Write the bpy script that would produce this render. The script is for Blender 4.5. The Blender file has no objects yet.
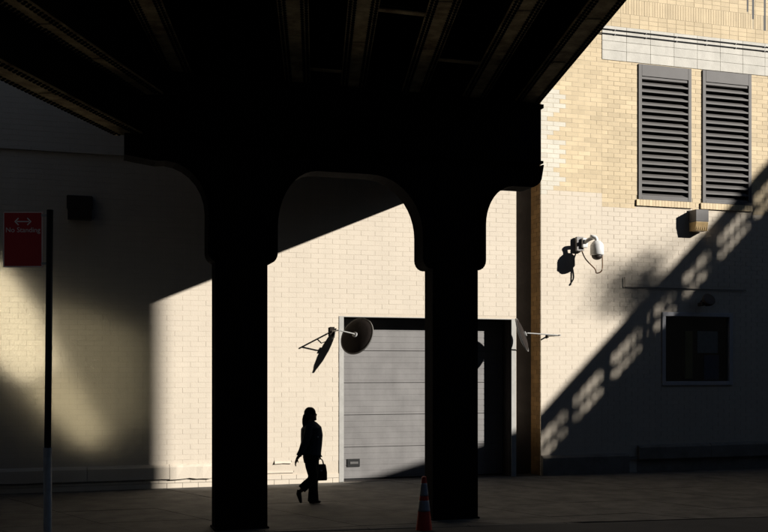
import bpy, bmesh, math, random
from mathutils import Vector, Matrix
R = math.radians
random.seed(7)
sc = bpy.context.scene
C = sc.collection

# ------------------------------------------------------------------ camera, sky, sun, exposure
FPX, CX, HY, CZ, DN = 1000.0, 384.0, 370.0, 2.32, 20.04
TH = math.atan2(1000, 3246)                       # the wall is turned this much to the picture plane
cam = bpy.data.cameras.new('camera'); camo = bpy.data.objects.new('camera', cam); C.objects.link(camo)
camo.location = (0, -DN, CZ); camo.rotation_euler = (R(90), 0, -TH)
cam.sensor_width = 36; cam.lens = 36 * FPX / 768; cam.shift_y = (HY - 266) / 768
cam.clip_start = .1; cam.clip_end = 2000
sc.camera = camo
SL, SS = 1.12, 0.58                               # sun: per metre off the wall, metres to the left and down
sun_dir = Vector((SL, -1, SS)).normalized()
sun_el = math.asin(sun_dir.z); sun_az = math.atan2(sun_dir.x, sun_dir.y)
w = bpy.data.worlds.new('World'); sc.world = w; w.use_nodes = True
nt = w.node_tree; bg = nt.nodes['Background']
sky = nt.nodes.new('ShaderNodeTexSky'); sky.sky_type = 'NISHITA'; sky.sun_disc = False
sky.dust_density = .1; sky.ozone_density = 2; sky.sun_elevation = sun_el; sky.sun_rotation = sun_az
nt.links.new(sky.outputs[0], bg.inputs[0]); bg.inputs[1].default_value = 0.05
sl = bpy.data.lights.new('sun', 'SUN'); sl.energy = 5; sl.angle = R(.5); sl.color = (1, .95, .88)
so = bpy.data.objects.new('sun', sl); C.objects.link(so)
so.rotation_euler = sun_dir.to_track_quat('Z', 'Y').to_euler(); so.location = (20, -20, 30)
vs = sc.view_settings; vs.view_transform = 'Standard'; vs.look = 'None'; vs.exposure = 0.36; vs.gamma = 1
cy = sc.cycles
cy.max_bounces = 8; cy.diffuse_bounces = 1; cy.use_denoising = True
cy.sample_clamp_indirect = 0; cy.blur_glossy = 0.0; cy.use_guiding = True; cy.use_surface_guiding = True; cy.use_volume_guiding = False; cy.guiding_training_samples = 64

def ray(x, y):
    a, b = (x - CX) / FPX, (HY - y) / FPX
    return Vector((a * math.cos(TH) + math.sin(TH), -a * math.sin(TH) + math.cos(TH), b))
def onY(x, y, Y=0.0):
    r = ray(x, y); return Vector((0, -DN, CZ)) + r * ((Y + DN) / r.y)
def onZ(x, y, z=0.0):
    r = ray(x, y); return Vector((0, -DN, CZ)) + r * ((z - CZ) / r.z)
def proj(p):
    X, Y = p[0], p[1] + DN
    a = X * math.cos(TH) - Y * math.sin(TH); d = X * math.sin(TH) + Y * math.cos(TH)
    return CX + FPX * a / d, HY - FPX * (p[2] - CZ) / d, d

# ------------------------------------------------------------------ materials
MATS = {}
def mat(name, col, rough=.8, var=.15, scale=3, metal=0, bump=.0, bscale=40, island=0.0, obj_rand=0.0, col2=None, spec=.4, streak=0.0, fine=.0):
    m = bpy.data.materials.new(name); m.use_nodes = True; n = m.node_tree.nodes; l = m.node_tree.links
    b = n['Principled BSDF']; b.inputs['Roughness'].default_value = rough; b.inputs['Metallic'].default_value = metal
    b.inputs['Specular IOR Level'].default_value = spec
    tc = n.new('ShaderNodeNewGeometry')
    pos = tc.outputs['Position']
    nz = n.new('ShaderNodeTexNoise'); nz.inputs['Scale'].default_value = scale; nz.inputs['Detail'].default_value = 6; nz.inputs['Roughness'].default_value = .62
    l.new(pos, nz.inputs['Vector'])
    cr = n.new('ShaderNodeValToRGB'); cr.color_ramp.elements[0].position = .32; cr.color_ramp.elements[1].position = .68
    c2 = col2 or tuple(c * (1 - 2 * var) for c in col)
    cr.color_ramp.elements[0].color = (*c2, 1); cr.color_ramp.elements[1].color = (*col, 1)
    l.new(nz.outputs['Fac'], cr.inputs['Fac'])
    out = cr.outputs['Color']
    def mult(out, fac, lo, hi):
        mr = n.new('ShaderNodeMapRange'); mr.inputs['To Min'].default_value = lo; mr.inputs['To Max'].default_value = hi
        l.new(fac, mr.inputs['Value'])
        mx = n.new('ShaderNodeMix'); mx.data_type = 'RGBA'; mx.blend_type = 'MULTIPLY'; mx.inputs['Factor'].default_value = 1
        l.new(out, mx.inputs['A']); l.new(mr.outputs['Result'], mx.inputs['B'])
        return mx.outputs['Result']
    if island: out = mult(out, tc.outputs['Random Per Island'], 1 - island, 1 + island * .35)
    if obj_rand:
        oi = n.new('ShaderNodeObjectInfo'); out = mult(out, oi.outputs['Random'], 1 - obj_rand, 1 + obj_rand * .35)
    if streak:
        mp = n.new('ShaderNodeMapping'); mp.inputs['Scale'].default_value = (5, 5, .35); l.new(pos, mp.inputs['Vector'])
        n3 = n.new('ShaderNodeTexNoise'); n3.inputs['Scale'].default_value = 1.0; n3.inputs['Detail'].default_value = 5
        l.new(mp.outputs[0], n3.inputs['Vector']); out = mult(out, n3.outputs['Fac'], 1 - streak * 1.6, 1 + streak * .7)
    if fine:
        n4 = n.new('ShaderNodeTexNoise'); n4.inputs['Scale'].default_value = 55; n4.inputs['Detail'].default_value = 4
        l.new(pos, n4.inputs['Vector']); out = mult(out, n4.outputs['Fac'], 1 - fine, 1 + fine)
    l.new(out, b.inputs['Base Color'])
    if bump:
        n2 = n.new('ShaderNodeTexNoise'); n2.inputs['Scale'].default_value = bscale; n2.inputs['Detail'].default_value = 5
        l.new(pos, n2.inputs['Vector'])
        bp = n.new('ShaderNodeBump'); bp.inputs['Strength'].default_value = bump; bp.inputs['Distance'].default_value = .01
        l.new(n2.outputs['Fac'], bp.inputs['Height']); l.new(bp.outputs['Normal'], b.inputs['Normal'])
    MATS[name] = m; return m
mat('brick_cream', (.77, .68, .555), .75, .03, 1.1, bump=.2, bscale=35, island=.022, obj_rand=.022, streak=.05, fine=.05)
mat('brick_pale', (.84, .79, .67), .8, .06, 3, bump=.3, island=.08, obj_rand=.08, fine=.06)
mat('mortar_cream', (.71, .62, .50), .85, .06, 4, bump=.3)
mat('brick_yellow', (.86, .70, .46), .8, .08, 2.2, bump=.4, bscale=50, island=.13, obj_rand=.13, fine=.08)
mat('mortar_yellow', (.62, .53, .38), .9, .08, 5, bump=.3)
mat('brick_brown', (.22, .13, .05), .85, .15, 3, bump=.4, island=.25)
mat('concrete_band', (.80, .77, .69), .85, .08, 4, bump=.3, island=.1, obj_rand=.08, streak=.10, fine=.06)
mat('plinth', (.34, .30, .25), .9, .18, 3, bump=.5, bscale=20, fine=.1)
mat('door_grey', (.272, .262, .256), .55, .11, 2.2, streak=.13, fine=.06)
mat('steel_jamb', (.50, .49, .46), .5, .1, 5, metal=.0)
mat('louver_grey', (.135, .128, .124), .6, .08, 3, fine=.05)
mat('dark_void', (.012, .012, .013), .95, .1, 3)
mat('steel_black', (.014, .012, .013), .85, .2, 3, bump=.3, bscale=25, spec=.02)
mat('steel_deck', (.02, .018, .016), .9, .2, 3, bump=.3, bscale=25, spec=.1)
mat('flange_ochre', (.70, .56, .30), .85, .2, 3.5, col2=(.22, .14, .07), bump=.4, bscale=30, spec=.15, fine=.25)
mat('rivet_dark', (.012, .011, .011), .8, .1, 5, spec=.1)
mat('asphalt', (.05, .05, .052), .9, .15, 2, bump=.6, bscale=60, fine=.2)
mat('paving', (.175, .162, .143), .85, .28, 2.2, bump=.5, bscale=50, fine=.2, obj_rand=.12)
mat('concrete_walk', (.32, .30, .27), .85, .12, 1.5, bump=.3)
mat('paving_bed', (.05, .045, .04), .95, .1, 3)
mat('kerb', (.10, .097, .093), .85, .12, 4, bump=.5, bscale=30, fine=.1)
mat('ground', (.12, .11, .10), .95, .15, .2)
mat('white_plastic', (.78, .78, .76), .35, .03, 5)
mat('grey_cast', (.30, .29, .28), .5, .1, 8)
mat('cable_brown', (.22, .13, .07), .6, .1, 8)
mat('mirror_back', (.03, .024, .021), .85, .15, 8, spec=.1)
mat('rim_grey', (.15, .145, .14), .45, .08, 8)
mat('galvanised', (.42, .42, .41), .45, .12, 20)
mat('lens_tan', (.62, .44, .22), .3, .1, 12)
mat('bronze_box', (.05, .04, .035), .5, .1, 8)
mat('alu_frame', (.58, .59, .62), .4, .05, 6, metal=.2)
mat('sign_red', (.46, .02, .035), .5, .05, 8)
mat('sign_white', (.85, .85, .88), .5, .03, 8)
mat('pole_dark', (.02, .022, .025), .6, .15, 10)
mat('sleeve_grey', (.36, .38, .40), .5, .15, 12)
mat('cone_red', (.60, .045, .025), .5, .06, 8)
mat('cone_white', (.36, .38, .42), .5, .06, 8)
mat('rubber', (.02, .02, .02), .8, .1, 8)
mat('skin', (.22, .13, .09), .6, .05, 8)
mat('jacket', (.04, .05, .07), .85, .15, 12, spec=.2)
mat('trousers', (.012, .012, .014), .9, .15, 12, spec=.15)
mat('hair', (.010, .008, .007), .7, .1, 20, spec=.2)
mat('leather', (.012, .010, .010), .5, .1, 12)
mat('trim_silver', (.5, .5, .52), .35, .05, 12, metal=.6)
mat('brick_red_far', (.08, .06, .055), .9, .12, .6)
mat('cladding', (.13, .13, .13), .8, .1, .5)
mat('dark_stone', (.035, .036, .04), .8, .1, .5, spec=.1)
mat('recess_shade', (.07, .06, .055), .9, .15, 3, bump=.3)  # shade of the slot and the door recess put into the colour
mat('bark', (.07, .05, .035), .9, .15, 8, bump=.5)
mat('leaf', (.05, .08, .025), .7, .15, 6, island=.3)
mat('curtain', (.30, .24, .10), .9, .1, 6)
mat('poster_blue', (.06, .10, .22), .9, .1, 6)
def glass(name, col, rough):
    m = bpy.data.materials.new(name); m.use_nodes = True; b = m.node_tree.nodes['Principled BSDF']
    b.inputs['Base Color'].default_value = (*col, 1); b.inputs['Roughness'].default_value = rough
    b.inputs['Transmission Weight'].default_value = 1.0; b.inputs['IOR'].default_value = 1.45
    MATS[name] = m
glass('pane_glass', (.75, .8, .8), .02)
for nm, col, ro in (('reflector_bright', (.98, .96, .80), .065), ('reflector_mid', (.52, .50, .38), .075), ('reflector_dim', (.16, .155, .115), .09)):  # mirror metals for the added glow panes, bright to dim
    m = bpy.data.materials.new(nm); m.use_nodes = True; b = m.node_tree.nodes['Principled BSDF']
    b.inputs['Base Color'].default_value = (*col, 1); b.inputs['Metallic'].default_value = 1; b.inputs['Roughness'].default_value = ro
    MATS[nm] = m

# ------------------------------------------------------------------ mesh helpers
class MB:
    def __init__(s): s.v, s.f, s.m = [], [], []
    def face(s, pts, mi=0):
        b = len(s.v); s.v += [tuple(p) for p in pts]; s.f.append(tuple(range(b, b + len(pts)))); s.m.append(mi)
    def box(s, a, b, mi=0, jit=0.0):
        x0, y0, z0 = a; x1, y1, z1 = b; n = len(s.v)
        p = [(x0, y0, z0), (x1, y0, z0), (x1, y1, z0), (x0, y1, z0), (x0, y0, z1), (x1, y0, z1), (x1, y1, z1), (x0, y1, z1)]
        if jit: p = [tuple(c + random.uniform(-jit, jit) for c in q) for q in p]
        s.v += p
        for q in ((0, 1, 5, 4), (1, 2, 6, 5), (2, 3, 7, 6), (3, 0, 4, 7), (4, 5, 6, 7), (3, 2, 1, 0)):
            s.f.append(tuple(n + i for i in q)); s.m.append(mi)
        return s
    def obox(s, mtx, size, mi=0):
        n = len(s.v); hx, hy, hz = (c / 2 for c in size)
        for x, y, z in ((-1, -1, -1), (1, -1, -1), (1, 1, -1), (-1, 1, -1), (-1, -1, 1), (1, -1, 1), (1, 1, 1), (-1, 1, 1)):
            s.v.append(tuple(mtx @ Vector((x * hx, y * hy, z * hz))))
        for q in ((0, 1, 5, 4), (1, 2, 6, 5), (2, 3, 7, 6), (3, 0, 4, 7), (4, 5, 6, 7), (3, 2, 1, 0)):
            s.f.append(tuple(n + i for i in q)); s.m.append(mi)
        return s
    def bar(s, a, b, wdt, hgt, mi=0):                        # beam of rectangular section from a to b
        a, b = Vector(a), Vector(b); d = b - a; q = d.to_track_quat('X', 'Z').to_matrix().to_4x4()
        return s.obox(Matrix.Translation((a + b) / 2) @ q, (d.length, wdt, hgt), mi)
    def prism(s, poly, f0, f1, mi=0):                         # poly of 2D points; f0/f1 map a 2D point to 3D front/back
        n = len(s.v); k = len(poly)
        s.v += [tuple(f0(p)) for p in poly] + [tuple(f1(p)) for p in poly]
        s.f.append(tuple(range(n, n + k))); s.m.append(mi)
        s.f.append(tuple(range(n + 2 * k - 1, n + k - 1, -1))); s.m.append(mi)
        for i in range(k):
            j = (i + 1) % k; s.f.append((n + j, n + i, n + k + i, n + k + j)); s.m.append(mi)
        return s
    def loft(s, rings, mi=0, cap=True):
        n0 = len(s.v); k = len(rings[0])
        for r in rings: s.v += [tuple(p) for p in r]
        for i in range(len(rings) - 1):
            for j in range(k):
                a = n0 + i * k + j; b = n0 + i * k + (j + 1) % k
                s.f.append((a, b, b + k, a + k)); s.m.append(mi)
        if cap:
            s.f.append(tuple(n0 + j for j in reversed(range(k)))); s.m.append(mi)
            s.f.append(tuple(n0 + (len(rings) - 1) * k + j for j in range(k))); s.m.append(mi)
        return s
    def tube(s, pts, rad, k=10, mi=0):
        pts = [Vector(p) for p in pts]; rings = []
        rad = rad if isinstance(rad, (list, tuple)) else [rad] * len(pts)
        up = Vector((0, 0, 1))
        for i, p in enumerate(pts):
            d = (pts[min(i + 1, len(pts) - 1)] - pts[max(i - 1, 0)]).normalized()
            a = d.cross(up) if abs(d.dot(up)) < .98 else d.cross(Vector((1, 0, 0)))
            a.normalize(); b = a.cross(d)
            rings.append([p + rad[i] * (a * math.cos(t) + b * math.sin(t)) for t in (2 * math.pi * j / k for j in range(k))])
        return s.loft(rings, mi)
    def lathe(s, prof, o=(0, 0, 0), k=24, mi=0, mtx=None):
        o = Vector(o); M = mtx or Matrix.Identity(3)
        rings = [[o + M @ Vector((r * math.cos(t), r * math.sin(t), z)) for t in (2 * math.pi * j / k for j in range(k))] for r, z in prof]
        return s.loft(rings, mi)
    def build(s, name, mats, parent=None, smooth=False, bevel=0.0):
        me = bpy.data.meshes.new(name); me.from_pydata(s.v, [], s.f)
        mats = [mats] if isinstance(mats, str) else mats
        for m in mats: me.materials.append(MATS[m])
        if len(mats) > 1: me.polygons.foreach_set('material_index', s.m)
        me.validate(); bm = bmesh.new(); bm.from_mesh(me)
        bmesh.ops.recalc_face_normals(bm, faces=bm.faces); bm.to_mesh(me); bm.free()
        if smooth: me.shade_smooth()
        o = bpy.data.objects.new(name, me); C.objects.link(o)
        if parent is not None: o.parent = parent; o.matrix_parent_inverse = parent.matrix_world.inverted()
        if bevel:
            md = o.modifiers.new('bevel', 'BEVEL'); md.width = bevel; md.segments = 2; md.limit_method = 'ANGLE'
        return o
def tag(o, label=None, cat=None, group=None, kind=None):
    for k, v in (('label', label), ('category', cat), ('group', group), ('kind', kind)):
        if v: o[k] = v
    return o
def thing(name, loc, label, cat, group=None):
    e = bpy.data.objects.new(name, None); C.objects.link(e); e.location = loc; e.empty_display_size = .2
    e.matrix_world = Matrix.Translation(loc)
    return tag(e, label, cat, group)
def arc(c, r, a0, a1, n=8):
    return [(c[0] + r[0] * math.cos(a0 + (a1 - a0) * i / n), c[1] + r[1] * math.sin(a0 + (a1 - a0) * i / n)) for i in range(n + 1)]

# ------------------------------------------------------------------ ground, road, pavements
tag(MB().box((-300, -300, -.6), (300, 300, -.34)).build('ground', 'ground'), kind='structure')
def kerbY(X): return -5.78 - .125 * (X - 1.9)
NK = -11.15
mb = MB()
mb.prism([(-30, kerbY(-30) + .02), (40, kerbY(40) + .02), (40, NK), (-30, NK)],
         lambda p: (p[0], p[1], -.13 if p[1] > NK + .01 else .22), lambda p: (p[0], p[1], -.33))
tag(mb.build('road', 'asphalt'), kind='structure')
sw = tag(MB().prism([(-30, .6), (40, .6), (40, kerbY(40) + .15), (-30, kerbY(-30) + .15)],
                    lambda p: (p[0], p[1], -.012), lambda p: (p[0], p[1], -.33)).build('sidewalk', 'paving_bed'), kind='structure')
# paving slabs in front of the wall: rows skewed like the joint that shows in front of the door
skew = 1.66 / 3.88
for r in range(5):
    y1 = -.03 - r * 1.42; y0 = y1 - 1.408
    for i in range(-5, 13):
        xa = 3.17 + i * 1.55; q = []
        for (xx, yy) in ((xa, y0), (xa + 1.538, y0), (xa + 1.538, y1), (xa, y1)):
            X = xx - skew * yy * 1.0
            q.append((X, yy))
        if r == 4 or min(p[1] - kerbY(p[0]) for p in q) < .16:
            q = [(X, max(yy, kerbY(X) + .155)) for X, yy in q]
            if q[2][1] - q[1][1] < .06 and q[3][1] - q[0][1] < .06: continue
        h = random.uniform(-.0025, .0025)
        MB().prism(q, lambda p: (p[0], p[1], h), lambda p: (p[0], p[1], -.1)).build('paving_slab', 'paving', sw)
kb = tag(MB().prism([(-30, kerbY(-30) + .148), (40, kerbY(40) + .148), (40, kerbY(40) + .03), (-30, kerbY(-30) + .03)],
                    lambda p: (p[0], p[1], -.14), lambda p: (p[0], p[1], -.32)).build('kerb', 'paving_bed'), kind='structure')
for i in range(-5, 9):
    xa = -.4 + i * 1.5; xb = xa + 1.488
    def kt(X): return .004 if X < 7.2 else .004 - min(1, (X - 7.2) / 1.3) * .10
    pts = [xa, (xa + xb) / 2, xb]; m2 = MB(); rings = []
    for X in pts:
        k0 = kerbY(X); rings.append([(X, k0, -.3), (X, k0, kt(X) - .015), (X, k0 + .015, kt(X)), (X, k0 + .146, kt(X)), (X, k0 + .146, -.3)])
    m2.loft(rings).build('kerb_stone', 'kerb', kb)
tag(MB().box((-30, -26, -.3), (40, NK - .15, .35)).build('near_pavement', 'concrete_walk'), kind='structure')
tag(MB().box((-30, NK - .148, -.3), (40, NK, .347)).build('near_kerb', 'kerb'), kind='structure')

# ------------------------------------------------------------------ brickwork
BL, BH, BJ = .305, .1016, .0075
BY = .0026
full = MB().box((0, 0, 0), (BL - BJ, .05, BH - BJ))
proto = {}
def brick_mesh(matname):
    if matname not in proto:
        o = full.build('brick', matname); me = o.data; bpy.data.objects.remove(o); proto[matname] = me
    return proto[matname]
def hidden(px, py):
    """rough reading of what the viaduct hides, to pick the bricks that show"""
    if px < 3 or px > 765 or py < 3: return True
    if 205 < px < 275 or 410 < px < 490: return True
    if px < 125: return py < 62 + .52 * px or 36 < px < 56
    if px < 545: return py < 190 or (px > 500)
    return py < 105 - 1.167 * (px - 543)
class Wall:
    def __init__(s): s.stuff = {}; s.cand = []
    def add(s, matname, x0, x1, z0, z1, holes=(), L=BL, Hh=BH, bond=.5, y=0.0, matf=None, solo=True):
        row = 0; z = z0
        while z < z1 - .02:
            zt = min(z + Hh - BJ, z1 - BJ * .5)
            off = (row * bond % 1) * L; x = x0 - off
            while x < x1:
                a, b = max(x, x0), min(x + L - BJ, x1)
                segs = [(a, b)]
                for hx0, hx1, hz0, hz1 in holes:
                    if zt > hz0 + .02 and z < hz1 - .02:
                        segs = [t for (p, q) in segs for t in ((p, min(q, hx0)), (max(p, hx1), q)) if t[1] - t[0] > .03]
                for p, q in segs:
                    if q - p < .03: continue
                    mname = matf((p + q) / 2, (z + zt) / 2) if matf else matname
                    jy = y + random.gauss(0, .0006)
                    if solo and abs(q - p - (L - BJ)) < 1e-4 and abs(zt - z - (BH - BJ)) < 1e-4 and L == BL:
                        s.cand.append((p, jy, z, mname))
                    else:
                        s.stuff.setdefault(mname, MB()).box((p, jy, z), (q, jy + .05, zt), jit=.0008)
                x += L
            z += Hh; row += 1
    def finish(s, parent, n=300):
        sc_ = []
        for c in s.cand:
            px, py, d = proj((c[0] + .15, 0, c[2] + .05))
            if not hidden(px, py): sc_.append((d, c))
        sc_.sort(key=lambda t: t[0])
        chosen = set(id(c) for d, c in sc_[:n])
        for c in s.cand:
            p, y, z, m = c
            if id(c) in chosen:
                o = bpy.data.objects.new('brick', brick_mesh(m)); C.objects.link(o); o.parent = parent
                o.matrix_parent_inverse = parent.matrix_world.inverted(); o.location = (p, y, z)
            else:
                s.stuff.setdefault(m, MB()).box((p, y, z), (p + BL - BJ, y + .05, z + BH - BJ), jit=.0008)
        for m, mb_ in s.stuff.items():
            tag(mb_.build('brickwork', m, parent), kind='stuff')
def backing(mb_, x0, x1, z0, z1, holes, y, mi=0):
    xs = sorted({x0, x1, *[min(max(h[i], x0), x1) for h in holes for i in (0, 1)]})
    zs = sorted({z0, z1, *[min(max(h[i], z0), z1) for h in holes for i in (2, 3)]})
    for i in range(len(xs) - 1):
        for j in range(len(zs) - 1):
            cx, cz = (xs[i] + xs[i + 1]) / 2, (zs[j] + zs[j + 1]) / 2
            if any(h[0] < cx < h[1] and h[2] < cz < h[3] for h in holes): continue
            mb_.face([(xs[i], y, zs[j]), (xs[i + 1], y, zs[j]), (xs[i + 1], y, zs[j + 1]), (xs[i], y, zs[j + 1])], mi)
def reveal(mb_, h, y0, y1, mi=0, sides='lrtb'):
    x0, x1, z0, z1 = h
    if 'l' in sides: mb_.face([(x0, y0, z0), (x0, y1, z0), (x0, y1, z1), (x0, y0, z1)], mi)
    if 'r' in sides: mb_.face([(x1, y0, z0), (x1, y1, z0), (x1, y1, z1), (x1, y0, z1)], mi)
    if 't' in sides: mb_.face([(x0, y0, z1), (x1, y0, z1), (x1, y1, z1), (x0, y1, z1)], mi)
    if 'b' in sides: mb_.face([(x0, y0, z0), (x1, y0, z0), (x1, y1, z0), (x0, y1, z0)], mi)

# ---- garage building (left of the slot)
GX1 = 9.2
gb = thing('garage_building', (4, 0, 0), 'cream painted brick building with the wide grey garage door', 'building')
door = (5.30, 9.08, 0, 3.42)
mb = MB(); backing(mb, -9, GX1, -.05, 13, [door], BY); reveal(mb, door, BY, .45, 1)
mb.face([(GX1, BY, -.05), (GX1, .52, -.05), (GX1, .52, 13), (GX1, BY, 13)])
mb.box((-9, .9, -.05), (9.5, 9, 13))
mb.face([(-9, BY, 13), (9.5, BY, 13), (9.5, .95, 13), (-9, .95, 13)])
gwall = mb.build('wall', ['mortar_cream', 'recess_shade'], gb)
W = Wall()
W.add('brick_cream', -5, GX1 - .004, .45, 11.5, [(5.19, 9.2, -1, 3.43)])
W.add('brick_cream', -5, 5.195, .0, .19, [(5.19, 9.2, -1, 3.43)], y=-.02, solo=False)
W.finish(gwall)
# string course high on the left
for i in range(9):
    a = -5 + i * .7
    MB().box((a, -.05, 6.47), (a + .692, .004, 6.53)).build('ledge_stone', 'brick_cream', gwall, bevel=.004)
# plinth: concrete curb with a dark gap below, broken off behind the left column
def plinth_piece(x0, x1, z0, z1, yo, parent, seed=0, rag=0.0):
    rnd = random.Random(seed); n = max(2, int((x1 - x0) / .12)); rings = []
    for i in range(n + 1):
        X = x0 + (x1 - x0) * i / n; a = rnd.uniform(-rag, rag); b = rnd.uniform(-rag, rag)
        rings.append([(X, -.004, z0 + b), (X, -yo, z0 + b), (X, -yo + abs(a), z1 - .04), (X, -yo + .035, z1 + a * .4), (X, -.004, z1 + .02)])
    return MB().loft(rings).build('plinth_block', 'plinth' if parent is not gwall else 'brick_cream', parent)
for i, (a, b) in enumerate(((-5, -3.3), (-3.29, -1.5), (-1.49, .2), (.21, 1.75), (1.76, 3.05))):
    plinth_piece(a, b, .185, .45, .075, gwall, i, .004 if i < 4 else .018)
plinth_piece(3.85, 4.2, .42, .47, .035, gwall, 9, .012)
plinth_piece(3.06, 4.25, .24, .27, .022, gwall, 10, .004)
# steel jambs, lintel angle
gd = MB()
for x0, x1 in ((5.20, 5.30), (9.08, 9.19)):
    MB().box((x0, -.012, 0), (x1, .06, 3.42)).build('door_jamb', 'steel_jamb', gb, bevel=.004)
MB().box((5.20, -.010, 3.421), (9.19, .06, 3.436)).build('lintel', 'steel_jamb', gb)
# sectional door in the recess
dr = MB().box((5.305, .44, 0), (9.075, .47, 3.40)).build('garage_door', 'door_grey', gb)
zb = .01
for s_ in range(5):
    hh = .675; z0 = zb + s_ * (hh + .006); rings = []; prof = [(.438, 0), (.41, .004)]
    k = 5
    for i in range(k):
        z = .03 + i * (hh - .06) / k
        prof += [(.41, z), (.41, z + .008), (.415, z + .012), (.415, z + .020), (.41, z + .024)]
    prof += [(.41, hh - .004), (.438, hh)]
    m2 = MB(); m2.loft([[(X, y, z0 + z) for y, z in prof] for X in (5.32, 9.06)])
    m2.build('door_section', 'door_grey', dr)
hb = MB().box((5.48, .392, .27), (5.76, .407, .44)); 
hd = hb.build('handle_plate', 'rubber', dr, bevel=.006)
MB().box((5.54, .383, .33), (5.72, .391, .38)).build('pull_handle', 'rim_grey', hd, bevel=.006)
MB().box((5.32, .385, .004), (9.06, .44, .03)).build('bottom_seal', 'rubber', dr)

# ---- right building
RX0, RX1 = 9.79, 18.5
rb = thing('louver_building', (14, 0, 0), 'yellow brick building with cream painted lower wall and two grey louvers', 'building')
l1 = (12.22, 13.61, 6.20, 9.28); l2 = (13.91, 15.25, 6.20, 9.29); win = (12.84, 14.73, 1.97, 3.65)
holes = [l1, l2, win]
mb = MB()
backing(mb, RX0, 26, -.05, 6.1, holes, BY, 0); backing(mb, RX0, 26, 6.1, 14, holes, BY, 1)
for h in holes: reveal(mb, h, BY, .2, 0)
mb.face([(RX0 + .006, BY, -.05), (RX0 + .006, .52, -.05), (RX0 + .006, .52, 14), (RX0 + .006, BY, 14)], 2)
mb.box((9.45, .6, -.05), (26, 9, 14), 3)
mb.face([(RX0, BY, 14), (26, BY, 14), (26, .65, 14), (RX0, .65, 14)], 1)
rwall = mb.build('wall', ['mortar_cream', 'mortar_yellow', 'brick_brown', 'dark_void'], rb)
rp = random.Random(3)
def paintline(X): return (6.27 if X < 11.3 else 6.03) + .05 * math.sin(X * 3.1) + rp.uniform(-.05, .05)
def mf(X, z): return 'brick_cream' if z < paintline(X) else 'brick_pale' if X < 9.98 + rp.uniform(0, .42) else 'brick_yellow'
W = Wall()
PX = 11.3
W.add('', RX0 + .004, PX - .001, .0, 12.6, [], matf=mf)
W.add('', PX, RX1, .0, 9.30, [*holes, (12.15, 13.66, 6.05, 6.22), (13.84, 15.3, 6.05, 6.22)], matf=mf, y=-.0015)
# stack bond, soldier course and stack bond above the concrete band; three narrow vertical chases with shade strips
sl_ = [(15.135, 15.18, 10.78, 13), (15.28, 15.34, 10.62, 13), (15.61, 15.665, 10.34, 13)]
for a_, b_, c_, d_ in sl_: MB().box((a_ + .002, -.0005, c_), (b_ - .002, .04, 12.6)).build('chase_shade', 'pole_dark', rwall)  # dark strips fill the chases in place of their shade
W.add('brick_yellow', PX, RX1, 10.08, 10.385, [], L=.24, bond=0, solo=False, y=-.0015)
W.add('brick_yellow', PX, RX1, 10.385, 10.73, sl_, L=.068, Hh=.345, bond=0, solo=False, y=-.0015)
W.add('brick_yellow', PX, RX1, 10.73, 12.6, sl_, L=.24, bond=0, solo=False, y=-.0015)
# return face into the slot
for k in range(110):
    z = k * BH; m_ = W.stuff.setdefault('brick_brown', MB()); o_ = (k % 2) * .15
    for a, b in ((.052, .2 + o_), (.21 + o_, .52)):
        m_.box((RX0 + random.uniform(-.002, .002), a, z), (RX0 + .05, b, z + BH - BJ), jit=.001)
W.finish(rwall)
tag(MB().box((9.1, .50, -.05), (9.85, .58, 13)).build('slot_back', 'recess_shade', rb))
for (x0, x1) in ((12.17, 13.64), (13.86, 15.28)):                      # rowlock sills below the louvers
    n = int((x1 - x0) / .078)
    for i in range(n):
        a = x0 + (x1 - x0) * i / n
        MB().box((a, -.04, 6.06), (a + (x1 - x0) / n - .007, .1, 6.197), jit=.001).build('sill_brick', 'brick_yellow', rwall)
for r, (z0, z1) in enumerate(((9.305, 9.52), (9.526, 9.73), (9.736, 10.07))):      # concrete band in three rows of blocks
    for i in range(-1, 12):
        a = PX + i * .62 + 0; b = min(a + .613, RX1); a = max(a, PX)
        if b - a > .05:
            MB().box((a, -.012, z0), (b, .05, z1), jit=.001).build('band_block', 'concrete_band', rwall, bevel=.004)
for z in (9.985, 9.885):
    c = MB().tube([(PX - .12, -.03, z), (RX1, -.03, z)], .011, 8).build('conduit', 'pole_dark', rb)
    for i in range(9):
        MB().box((11.6 + i * .8, -.043, z - .013), (11.625 + i * .8, -.013, z + .013)).build('conduit_clip', 'grey_cast', c)
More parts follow.
